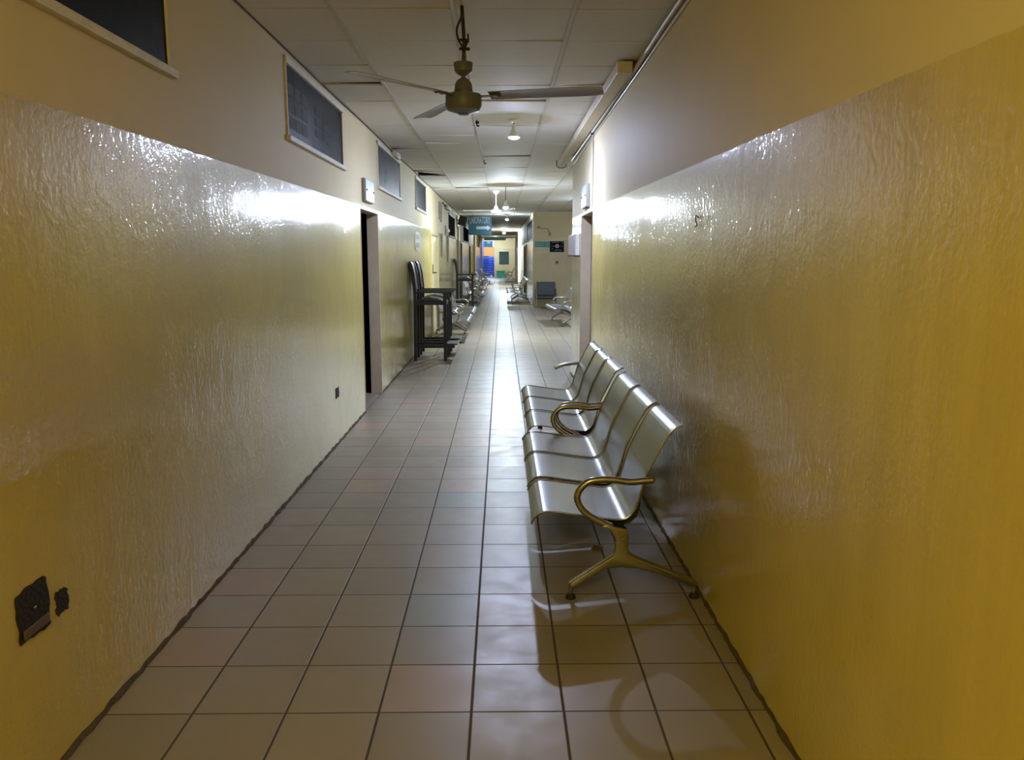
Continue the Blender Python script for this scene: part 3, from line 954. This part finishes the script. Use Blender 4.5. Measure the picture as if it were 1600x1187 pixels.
# ============================================================ black high chairs
def make_high_chair(label):
    """front faces +x, near side at y = 0, back against the wall"""
    t = thing('high_chair', label, 'chair', (0, 0, 0), 0, 'tall black chairs along the left wall')
    W, S = 0.46, 0.045
    for y in (0.0, W - S):
        bm = B(); bx(bm, 0.46, 0.51, y, y + S, 0, 1.0, None, 0.004); local('leg', bm, 'blackwood', t)
        bm = B(); prism_y(bm, [(0.02, 0), (0.065, 0), (0.075, 0.9), (0.075, 1.05), (0.05, 1.28), (0.02, 1.41), (-0.005, 1.45), (-0.03, 1.445), (-0.035, 1.40), (0.0, 1.25), (0.025, 1.05), (0.03, 0.9)], y, y + S, 0.004); local('leg', bm, 'blackwood', t)
        bm = B(); bx(bm, 0.03, 0.59, y - 0.004, y + S + 0.004, 0.992, 1.018, None, 0.006); local('armrest', bm, 'blackwood', t)
        bm = B(); bx(bm, 0.06, 0.47, y + 0.008, y + S - 0.008, 0.82, 0.875, None, 0.004); local('seat_rail', bm, 'blackwood', t)
        bm = B(); bx(bm, 0.06, 0.62, y + 0.008, y + S - 0.008, 0.19, 0.235, None, 0.004); local('foot_rail', bm, 'blackwood', t)
    bm = B()
    pr = [(0.06, 1.04), (0.035, 1.26), (0.008, 1.40), (-0.012, 1.44), (-0.030, 1.43), (-0.018, 1.39), (0.010, 1.25), (0.03, 1.04)]
    prism_y(bm, pr, S + 0.001, W - S - 0.001, 0.006); local('back_pad', bm, 'vinyl', t, True)
    bm = B(); prism_y(bm, [(0.055, 0.876), (0.12, 0.905), (0.25, 0.935), (0.38, 0.915), (0.47, 0.876)], 0.01, W - 0.01, 0.008); local('seat_cushion', bm, 'vinyl', t, True)
    bm = B(); bx(bm, 0.468, 0.505, S, W - S, 0.82, 0.875, None, 0.004); bx(bm, 0.03, 0.06, S, W - S, 0.82, 0.875, None, 0.004); local('cross_rail', bm, 'blackwood', t)
    bm = B(); bx(bm, 0.50, 0.66, 0.0, W, 0.236, 0.256, None, 0.003); local('footrest', bm, 'blackwood', t)
    bm = B(); bx(bm, 0.655, 0.664, 0.0, W, 0.232, 0.258); local('footrest_strip', bm, 'chrome', t)
    return t
hc = make_high_chair('tall black wooden high chair with footrest, nearest of the pair against the left wall')
hc.location = (-1.315, 11.52, 0)
hc2 = copy_tree(hc); hc2.location = (-1.315, 12.27, 0); hc2['label'] = 'tall black high chair standing directly behind the nearest one on the left'
hc3 = copy_tree(hc); hc3.location = (-1.315, 22.3, 0); hc3['label'] = 'lone tall black high chair farther down the left wall among steel benches'

# ============================================================ fixtures on the walls and ceiling
# boxed duct and conduits, top of right wall
t = thing('duct_box', 'cream boxed duct running along the top of the right wall', 'duct', (0.835, 5.46, 2.73))
bm = B(); bx(bm, 0.767, 0.868, 5.46, 11.0, 2.728, ZC - 0.008, None, 0.004); o = obj('duct_body', bm, 'duct', t)
bm = B(); bx(bm, 0.764, 0.871, 8.6, 8.63, 2.725, ZC - 0.008); bx(bm, 0.764, 0.871, 10.0, 10.03, 2.725, ZC - 0.008); obj('strap', bm, 'conduit', t)
bm = B(); tube(bm, [(XR - 0.017, y, z) for y, z in ((-1, 2.79), (2, 2.79), (4.1, 2.785), (5.4, 2.757), (6.6, 2.742), (7.9, 2.728), (10.2, 2.715))], 0.015, 10, 4)
tag(obj('conduit_pipe', bm, 'conduit', None, True), 'grey conduit pipe running along the right wall just under the ceiling', 'pipe')
bm = B(); tube(bm, [(XR - 0.006, y, z + 0.005 * math.sin(y * 2.3)) for y, z in ((0, 2.74), (2, 2.745), (4.1, 2.742), (5.4, 2.722), (6.6, 2.705), (7.9, 2.695), (10.2, 2.66))], 0.006, 6, 4)
tag(obj('cable', bm, 'conduit', None, True), 'thin pale cable sagging below the conduit pipe on the right wall', 'cable')
t = thing('cable_drop', 'vertical grey cable with a black knob dropping to the right doorway', 'cable', (XR - 0.012, 8.0, 2.0))
bm = B(); tube(bm, [(XR - 0.012, 8.0, 2.72), (XR - 0.011, 7.985, 2.4), (XR - 0.012, 8.0, 2.0)], 0.009, 8, 4); obj('cable_run', bm, 'conduit', t, True)
bm = B(); bmesh.ops.create_uvsphere(bm, u_segments=12, v_segments=8, radius=0.022, matrix=Matrix.Translation((XR - 0.016, 8.0, 2.722))); obj('knob', bm, 'wire', t, True)
t = thing('cable_loop', 'loop of loose black cable hanging off the far end of the boxed duct', 'cable', (0.8, 11.1, 2.75))
bm = B(); tube(bm, [(0.75, 11.03, ZC - 0.002), (0.755, 11.05, 2.73), (0.82, 11.06, 2.712), (0.88, 11.04, 2.735), (0.89, 11.02, ZC - 0.002)], 0.006, 6, 5); obj('cable_run', bm, 'wire', t)
bm = B(); tube(bm, [(-0.236, 7.84, ZC), (-0.236, 7.84, 2.77), (-0.225, 7.84, 2.755), (-0.215, 7.84, 2.765)], 0.008, 6, 4); tube(bm, [(-0.25, 7.84, 2.79), (-0.215, 7.84, 2.79)], 0.012, 6)
tag(obj('ceiling_hook', bm, 'wire'), 'small dark hook on the ceiling behind the nearest fan', 'hook')
bm = B(); tube(bm, [(-0.236, 11.0, ZC), (-0.236, 11.0, 2.77), (-0.222, 11.0, 2.755), (-0.21, 11.0, 2.775)], 0.006, 6, 4)
tag(obj('ceiling_hook', bm, 'wire'), 'thin wire hook on the ceiling halfway to the bright bulb', 'hook')

# pale boxes above the two doorways
def wall_box(x, side, y0, y1, z0, z1, label):
    t = thing('wall_box', label, 'wall box', (x, (y0 + y1) / 2, z0), 0, 'pale boxes above the doorways')
    a, b = (x, x + side * 0.035) if side > 0 else (x + side * 0.035, x)
    bm = B(); bx(bm, a, b, y0, y1, z0, z1, None, 0.006); obj('casing', bm, 'grey', t, True)
    f = x + side * 0.036
    bm = B(); bx(bm, min(f, f + side * 0.006), max(f, f + side * 0.006), y0 + 0.01, y1 - 0.01, z0 + 0.008, z1 - 0.008, None, 0.002); obj('front_plate', bm, 'plate', t)
    for y in (y0 + 0.05, y1 - 0.05):
        bm = B(); bmesh.ops.create_uvsphere(bm, u_segments=8, v_segments=6, radius=0.009, matrix=Matrix.Translation((x + side * 0.043, y, (z0 + z1) / 2))); obj('screw', bm, 'wire', t)
wall_box(XL, 1, 7.82, 8.32, 2.055, 2.275, 'pale teal plate box on the left wall above the dark doorway')
wall_box(XR, -1, 8.28, 8.74, 2.03, 2.265, 'pale teal plate box on the right wall above the doorway')
t = thing('noticeboard', 'lilac board mounted on the right wall between doorway and alcove corner', 'noticeboard', (XR, 9.75, 1.53))
bm = B(); bx(bm, XR - 0.045, XR, 9.32, 10.26, 1.535, 1.785, None, 0.004); obj('board_back', bm, 'white', t)
bm = B(); bx(bm, XR - 0.052, XR - 0.046, 9.33, 10.25, 1.54, 1.78); obj('board_face', bm, 'lilac', t)
bm = B(); bx(bm, XR - 0.06, XR - 0.0, 9.31, 10.27, 1.520, 1.534); obj('lower_rail', bm, 'wire', t)
bm = B(); tube(bm, [(XR, 3.69, 1.705), (XR - 0.014, 3.688, 1.715), (XR - 0.013, 3.69, 1.69), (XR - 0.006, 3.692, 1.672), (XR - 0.016, 3.69, 1.664)], 0.0028, 6, 5)
tag(obj('wall_hook', bm, 'wire'), 'tiny bent black hook screwed into the right wall', 'hook')

# broken sockets low on the left wall; recess shade painted as black patches
def ragged(name, y0, y1, z0, z1, label, seed, detail):
    rnd = random.Random(seed)
    t = thing(name, label, 'socket', (XL, (y0 + y1) / 2, z0))
    def outline(m):
        pts = []
        for a, b in (((y0, z0), (y1, z0)), ((y1, z0), (y1, z1)), ((y1, z1), (y0, z1)), ((y0, z1), (y0, z0))):
            for k in range(7):
                u = k / 7
                pts.append((a[0] + (b[0] - a[0]) * u + rnd.uniform(-m, m), a[1] + (b[1] - a[1]) * u + rnd.uniform(-m, m)))
        return pts
    bm = B()
    o = outline(0.006)
    a = [bm.verts.new((XL + 0.004, y, z)) for y, z in o]
    b = [bm.verts.new((XL - 0.0, y, z)) for y, z in o]
    bm.faces.new(a); n = len(a)
    for k in range(n):
        bm.faces.new((a[k], b[k], b[(k + 1) % n], a[(k + 1) % n]))
    bmesh.ops.recalc_face_normals(bm, faces=bm.faces)
    obj('charred_hole', bm, 'soot', t)
    if detail:
        bm = B(); bx(bm, XL + 0.003, XL + 0.010, y0 + 0.015, y1 - 0.012, z0 + 0.012, z0 + 0.04, None, 0.003); obj('broken_plate', bm, 'brown', t)
        bm = B(); bmesh.ops.create_uvsphere(bm, u_segments=8, v_segments=6, radius=0.005, matrix=Matrix.Translation((XL + 0.007, (y0 + y1) / 2, z0 + 0.085))); obj('screw', bm, 'cast', t)
    return t
ragged('wall_socket', 2.082, 2.232, 0.450, 0.600, 'larger burnt-out black socket low on the near left wall', 5, True)
ragged('wall_socket', 2.268, 2.330, 0.452, 0.524, 'smaller charred hole beside the large burnt socket', 6, False)
ragged('wall_socket', 6.33, 6.45, 0.385, 0.465, 'small dark hole low in the left wall before the dark doorway', 7, False)

# painted oval sign, conduits, lamp and boxes farther along the left wall
t = thing('wall_sign', 'grey oval two-line sign on the left wall above the high chairs', 'sign', (XL, 12.85, 1.6))
bm = B()
def oval(bm, y0, y1, z0, z1, x, th):
    n = 28
    pts = [((y0 + y1) / 2 + (y1 - y0) / 2 * math.copysign(abs(math.cos(2 * PI * k / n)) ** 0.6, math.cos(2 * PI * k / n)), (z0 + z1) / 2 + (z1 - z0) / 2 * math.copysign(abs(math.sin(2 * PI * k / n)) ** 0.6, math.sin(2 * PI * k / n))) for k in range(n)]
    a = [bm.verts.new((x + th, y, z)) for y, z in pts]; b = [bm.verts.new((x, y, z)) for y, z in pts]
    bm.faces.new(a)
    for k in range(n):
        bm.faces.new((a[k], b[k], b[(k + 1) % n], a[(k + 1) % n]))
    bmesh.ops.recalc_face_normals(bm, faces=bm.faces)
oval(bm, 12.45, 13.30, 1.60, 1.91, XL, 0.004); obj('board', bm, 'conduit', t)
bm = B()
for z in (1.66, 1.79):
    for k in range(4):
        bx(bm, XL + 0.0045, XL + 0.006, 12.57 + 0.16 * k, 12.68 + 0.16 * k, z, z + 0.07)
obj('lettering', bm, 'grey', t)
def pipe(pts, r, label, mat='conduit', name='conduit_pipe'):
    bm = B(); tube(bm, pts, r, 8)
    return tag(obj(name, bm, mat, None, True), label, 'pipe')
pipe([(XL + 0.02, 17.3, 2.30), (XL + 0.02, 17.3, 2.68)], 0.018, 'short vertical conduit high on the left wall before the first dark window', 'grey')
pipe([(XL + 0.02, 17.7, 2.26), (XL + 0.02, 17.7, 2.68)], 0.022, 'second short vertical conduit high on the left wall before the first dark window', 'grey')
pipe([(XL + 0.02, 17.95, 1.50), (XL + 0.02, 17.95, 2.02)], 0.02, 'vertical pipe at head height on the left wall beyond the cream door', 'grey')
pipe([(XL + 0.02, 19.9, 1.38), (XL + 0.02, 19.9, 2.05)], 0.02, 'vertical pipe on the left wall under the first dark window', 'grey')
pipe([(XL + 0.025, 24.4, 0.0), (XL + 0.025, 24.4, 2.4)], 0.03, 'floor-to-window pipe on the left wall beyond the lone high chair', 'grey')
t = thing('wall_speaker', 'dark box speaker tilted out from the top of the left wall', 'speaker', (XL, 24.4, 2.45))
R_ = Matrix.Rotation(math.radians(18), 3, 'Y')
bm = B(); bx(bm, XL + 0.06, XL + 0.30, 24.1, 24.7, 2.42, 2.70, R_, 0.01); obj('cabinet', bm, 'beam', t)
bm = B(); tube(bm, [(XL, 24.4, 2.60), (XL + 0.12, 24.4, 2.58)], 0.02, 8); obj('bracket', bm, 'grey', t)
t = thing('cable_cluster', 'tangle of cables and junction boxes above the first dark window on the left', 'cable', (XL, 18.9, 2.68))
bm = B(); bx(bm, XL, XL + 0.07, 19.0, 19.5, 2.62, 2.72, None, 0.008); obj('junction_box', bm, 'grey', t)
bm = B(); tube(bm, [(XL + 0.02, 18.2, 2.72), (XL + 0.05, 18.7, 2.66), (XL + 0.03, 19.1, 2.70), (XL + 0.06, 19.6, 2.63), (XL + 0.03, 20.4, 2.68)], 0.012, 6, 5); obj('cable_run', bm, 'wire', t)
bm = B(); bx(bm, XL, XL + 0.06, 19.9, 20.5, 2.64, 2.73, None, 0.008); obj('cover', bm, 'white', t)
t = thing('wall_lamp', 'small white wall fitting below the first dark window on the left', 'lamp', (XL, 19.3, 2.02))
bm = B(); bx(bm, XL, XL + 0.03, 19.1, 19.5, 2.02, 2.24, None, 0.006); obj('back_plate', bm, 'grey', t)
bm = B(); bmesh.ops.create_uvsphere(bm, u_segments=14, v_segments=10, radius=0.05, matrix=Matrix.Translation((XL + 0.06, 19.3, 2.12))); obj('globe', bm, 'white', t, True)
t = thing('junction_box', 'small cream box at the ceiling edge above the third high window', 'wall box', (XL, 10.2, 2.72))
bm = B(); bx(bm, XL + 0.012, XL + 0.07, 10.0, 10.35, 2.735, 2.80, None, 0.006); obj('casing', bm, 'duct', t)
bm = B(); bx(bm, XL + 0.07, XL + 0.075, 10.03, 10.32, 2.742, 2.793); obj('lid', bm, 'sill', t)

# laboratory sign hung from the ceiling
def text_mesh(body, name, mat, parent, center, width, height, th=0.004, rot=(PI / 2, 0, 0)):
    cu = bpy.data.curves.new(name, 'FONT')
    cu.body = body; cu.size = 1.0; cu.extrude = 0.0
    tmp = bpy.data.objects.new(name + '_tmp', cu)
    COL.objects.link(tmp)
    bpy.context.view_layer.update()
    me = bpy.data.meshes.new_from_object(tmp.evaluated_get(bpy.context.evaluated_depsgraph_get()))
    bpy.data.objects.remove(tmp); bpy.data.curves.remove(cu)
    xs = [v.co.x for v in me.vertices]; ys = [v.co.y for v in me.vertices]
    cx, cy = (min(xs) + max(xs)) / 2, (min(ys) + max(ys)) / 2
    sx, sy = width / (max(xs) - min(xs)), height / (max(ys) - min(ys))
    for v in me.vertices:
        v.co = Vector(((v.co.x - cx) * sx + center[0], center[1], (v.co.y - cy) * sy + center[2]))
    bm = B(); bm.from_mesh(me); bpy.data.meshes.remove(me)
    r = bmesh.ops.extrude_face_region(bm, geom=list(bm.faces))
    for v in [g for g in r['geom'] if isinstance(g, bmesh.types.BMVert)]:
        v.co.y -= th
    bmesh.ops.recalc_face_normals(bm, faces=bm.faces)
    return obj(name, bm, mat, parent)
SY = 25.8
t = thing('hanging_sign', 'teal LABORATORY sign with a white arrow hanging from the ceiling', 'sign', (-0.70, SY, ZC))
bm = B(); bx(bm, -1.068, -0.325, SY, SY + 0.03, 2.185, 2.79, None, 0.003); obj('board', bm, 'teal', t)
text_mesh('LABORATORY', 'lettering', 'sign_white', t, (-0.70, SY - 0.001, 2.655), 0.64, 0.215)
bm = B()
zA = 2.41
pl = [(-0.815, zA - 0.045), (-0.47, zA - 0.045), (-0.47, zA - 0.085), (-0.355, zA), (-0.47, zA + 0.085), (-0.47, zA + 0.045), (-0.815, zA + 0.045)]
prism_y(bm, pl, SY - 0.005, SY - 0.001); obj('arrow', bm, 'sign_white', t)
for x in (-0.98, -0.42):
    bm = B(); tube(bm, [(x, SY + 0.015, 2.785), (x, SY + 0.015, ZC + 0.002)], 0.008, 6); obj('hanger', bm, 'grey', t)

# on the facing wall of the alcove
FY = 23.9
t = thing('wall_plaque', 'long turquoise sign on the facing wall of the alcove', 'sign', (1.2, FY, 1.78))
bm = B(); bx(bm, 0.99, 1.43, FY - 0.012, FY, 1.775, 1.945, None, 0.002); obj('board', bm, 'green', t)
bm = B(); bx(bm, 1.02, 1.26, FY - 0.014, FY - 0.0125, 1.875, 1.895); bx(bm, 1.02, 1.24, FY - 0.014, FY - 0.0125, 1.825, 1.84); bx(bm, 1.31, 1.41, FY - 0.014, FY - 0.0125, 1.88, 1.895); bx(bm, 1.31, 1.40, FY - 0.014, FY - 0.0125, 1.825, 1.84); obj('lettering', bm, 'sign_white', t)
bm = B(); bx(bm, 1.277, 1.287, FY - 0.014, FY - 0.0125, 1.775, 1.945); obj('divider', bm, 'teal', t)
t = thing('poster', 'black framed poster with a round pale emblem beside the turquoise sign', 'poster', (1.65, FY, 1.63))
bm = B(); bx(bm, 1.437, 1.862, FY - 0.015, FY, 1.635, 1.955, None, 0.002); obj('panel', bm, 'poster', t)
bm = B()
bmesh.ops.create_circle(bm, cap_ends=False, radius=0.055, segments=24)
inner = list(bm.edges)
r = bmesh.ops.extrude_edge_only(bm, edges=inner)
for v in [g for g in r['geom'] if isinstance(g, bmesh.types.BMVert)]:
    v.co *= 0.55
for v in bm.verts:
    v.co = Vector((v.co.x + 1.655, FY - 0.0165, v.co.y + 1.81))
bmesh.ops.create_circle(bm, cap_ends=True, radius=0.014, segments=12, matrix=Matrix.Translation((1.655, FY - 0.0165, 1.81)) @ Matrix.Rotation(PI / 2, 4, 'X'))
bmesh.ops.solidify(bm, geom=list(bm.faces), thickness=0.001)
obj('emblem', bm, 'lilac', t)
bm = B()
for a, b, z, h in ((1.47, 1.585, 1.805, 0.008), (1.725, 1.84, 1.805, 0.008), (1.50, 1.70, 1.915, 0.012), (1.78, 1.84, 1.90, 0.012), (1.58, 1.80, 1.685, 0.012), (1.50, 1.53, 1.72, 0.02)):
    bx(bm, a, b, FY - 0.0175, FY - 0.0155, z, z + h)
obj('lettering', bm, 'grey', t)
t = thing('wall_lamp', 'thin swing-arm lamp bracket high on the facing wall of the alcove', 'lamp', (1.09, FY, 2.3))
bm = B(); bx(bm, 1.06, 1.15, FY - 0.03, FY, 2.33, 2.40, None, 0.008); obj('wall_plate', bm, 'grey', t)
bm = B(); tube(bm, [(1.12, FY - 0.03, 2.35), (1.18, FY - 0.06, 2.325), (1.34, FY - 0.06, 2.325), (1.38, FY - 0.06, 2.31), (1.42, FY - 0.06, 2.22)], 0.011, 8); obj('arm', bm, 'grey', t)
bm = B(); lathe(bm, [(0.0, 0.05), (0.018, 0.05), (0.04, -0.06), (0.0, -0.06)], (1.43, FY - 0.06, 2.18), 14); obj('lamp_head', bm, 'grey', t, True)
t = thing('wall_outlet', 'small square outlet on the facing wall of the alcove under the poster', 'socket', (1.65, FY, 1.27))
bm = B(); bx(bm, 1.60, 1.71, FY - 0.02, FY, 1.27, 1.38, None, 0.006); obj('plate', bm, 'grey', t)
bm = B(); bx(bm, 1.63, 1.68, FY - 0.024, FY - 0.0205, 1.30, 1.35); obj('socket_face', bm, 'wire', t)

# far end
t = thing('direction_sign', 'long green hanging sign across the far end above the stairs', 'sign', (-0.46, 53.0, 2.56))
bm = B(); bx(bm, -1.17, 0.27, 53.0, 53.04, 2.53, ZC - 0.03); obj('board', bm, 'green', t)
bm = B(); bx(bm, -1.0, -0.45, 52.995, 52.999, 2.65, 2.71); bx(bm, -0.3, 0.1, 52.995, 52.999, 2.65, 2.71); obj('lettering', bm, 'sign_white', t)
bm = B(); tube(bm, [(-0.9, 53.02, 2.77), (-0.9, 53.02, ZC + 0.003)], 0.01, 6); tube(bm, [(0.0, 53.02, 2.77), (0.0, 53.02, ZC + 0.003)], 0.01, 6); obj('hanger', bm, 'grey', t)
t = thing('notice_panel', 'dark green panel with a white patch on the stairwell end wall', 'noticeboard', (-0.95, 60.44, 2.15))
bm = B(); bx(bm, -1.34, -0.70, 60.42, 60.498, 2.17, 2.60); obj('panel', bm, 'dkgreen', t)
bm = B(); bx(bm, -1.10, -0.85, 60.412, 60.419, 2.42, 2.56); obj('patch', bm, 'sign_white', t)
t = thing('grille_gate', 'dark green barred grille in the opening of the far end wall', 'grille', (0.16, YE, 0.9))
bm = B()
bx(bm, -0.18, -0.15, YE + 0.02, YE + 0.06, 0.9, 1.8); bx(bm, 0.47, 0.50, YE + 0.02, YE + 0.06, 0.9, 1.8); bx(bm, -0.15, 0.47, YE + 0.02, YE + 0.06, 0.9, 0.94); bx(bm, -0.15, 0.47, YE + 0.02, YE + 0.06, 1.76, 1.8)
obj('frame', bm, 'dkgreen', t)
for k in range(6):
    bm = B(); bx(bm, -0.07 + k * 0.09, -0.045 + k * 0.09, YE + 0.03, YE + 0.05, 0.94, 1.76); obj('bar', bm, 'dkgreen', t)
bm = B(); bx(bm, -0.18, 0.50, YE + 0.152, YE + 0.17, 0.9, 1.8); obj('backing', bm, 'greypad', t)
t = thing('storage_crate', 'low teal crate on the floor against the far end wall', 'crate', (-0.07, 55.6, 0))
bm = B(); bx(bm, -0.36, 0.22, 55.4, 55.9, 0, 0.42, None, 0.01); obj('body', bm, 'green', t)
bm = B(); bx(bm, -0.38, 0.24, 55.38, 55.92, 0.42, 0.47, None, 0.01); obj('lid', bm, 'dkgreen', t)

# small scrap under the nearest bench
bm = B(); bmesh.ops.create_icosphere(bm, subdivisions=2, radius=0.022)
_r = random.Random(3)
for v in bm.verts:
    q = 0.75 + 0.5 * _r.random()
    v.co = Vector((v.co.x * 1.3 * q + 0.501, v.co.y * q + 3.972, max(0.0, v.co.z * 0.6 * q + 0.008)))
tag(obj('paper_scrap', bm, 'brown'), 'small crumpled brown scrap on the floor under the nearest bench', 'litter')
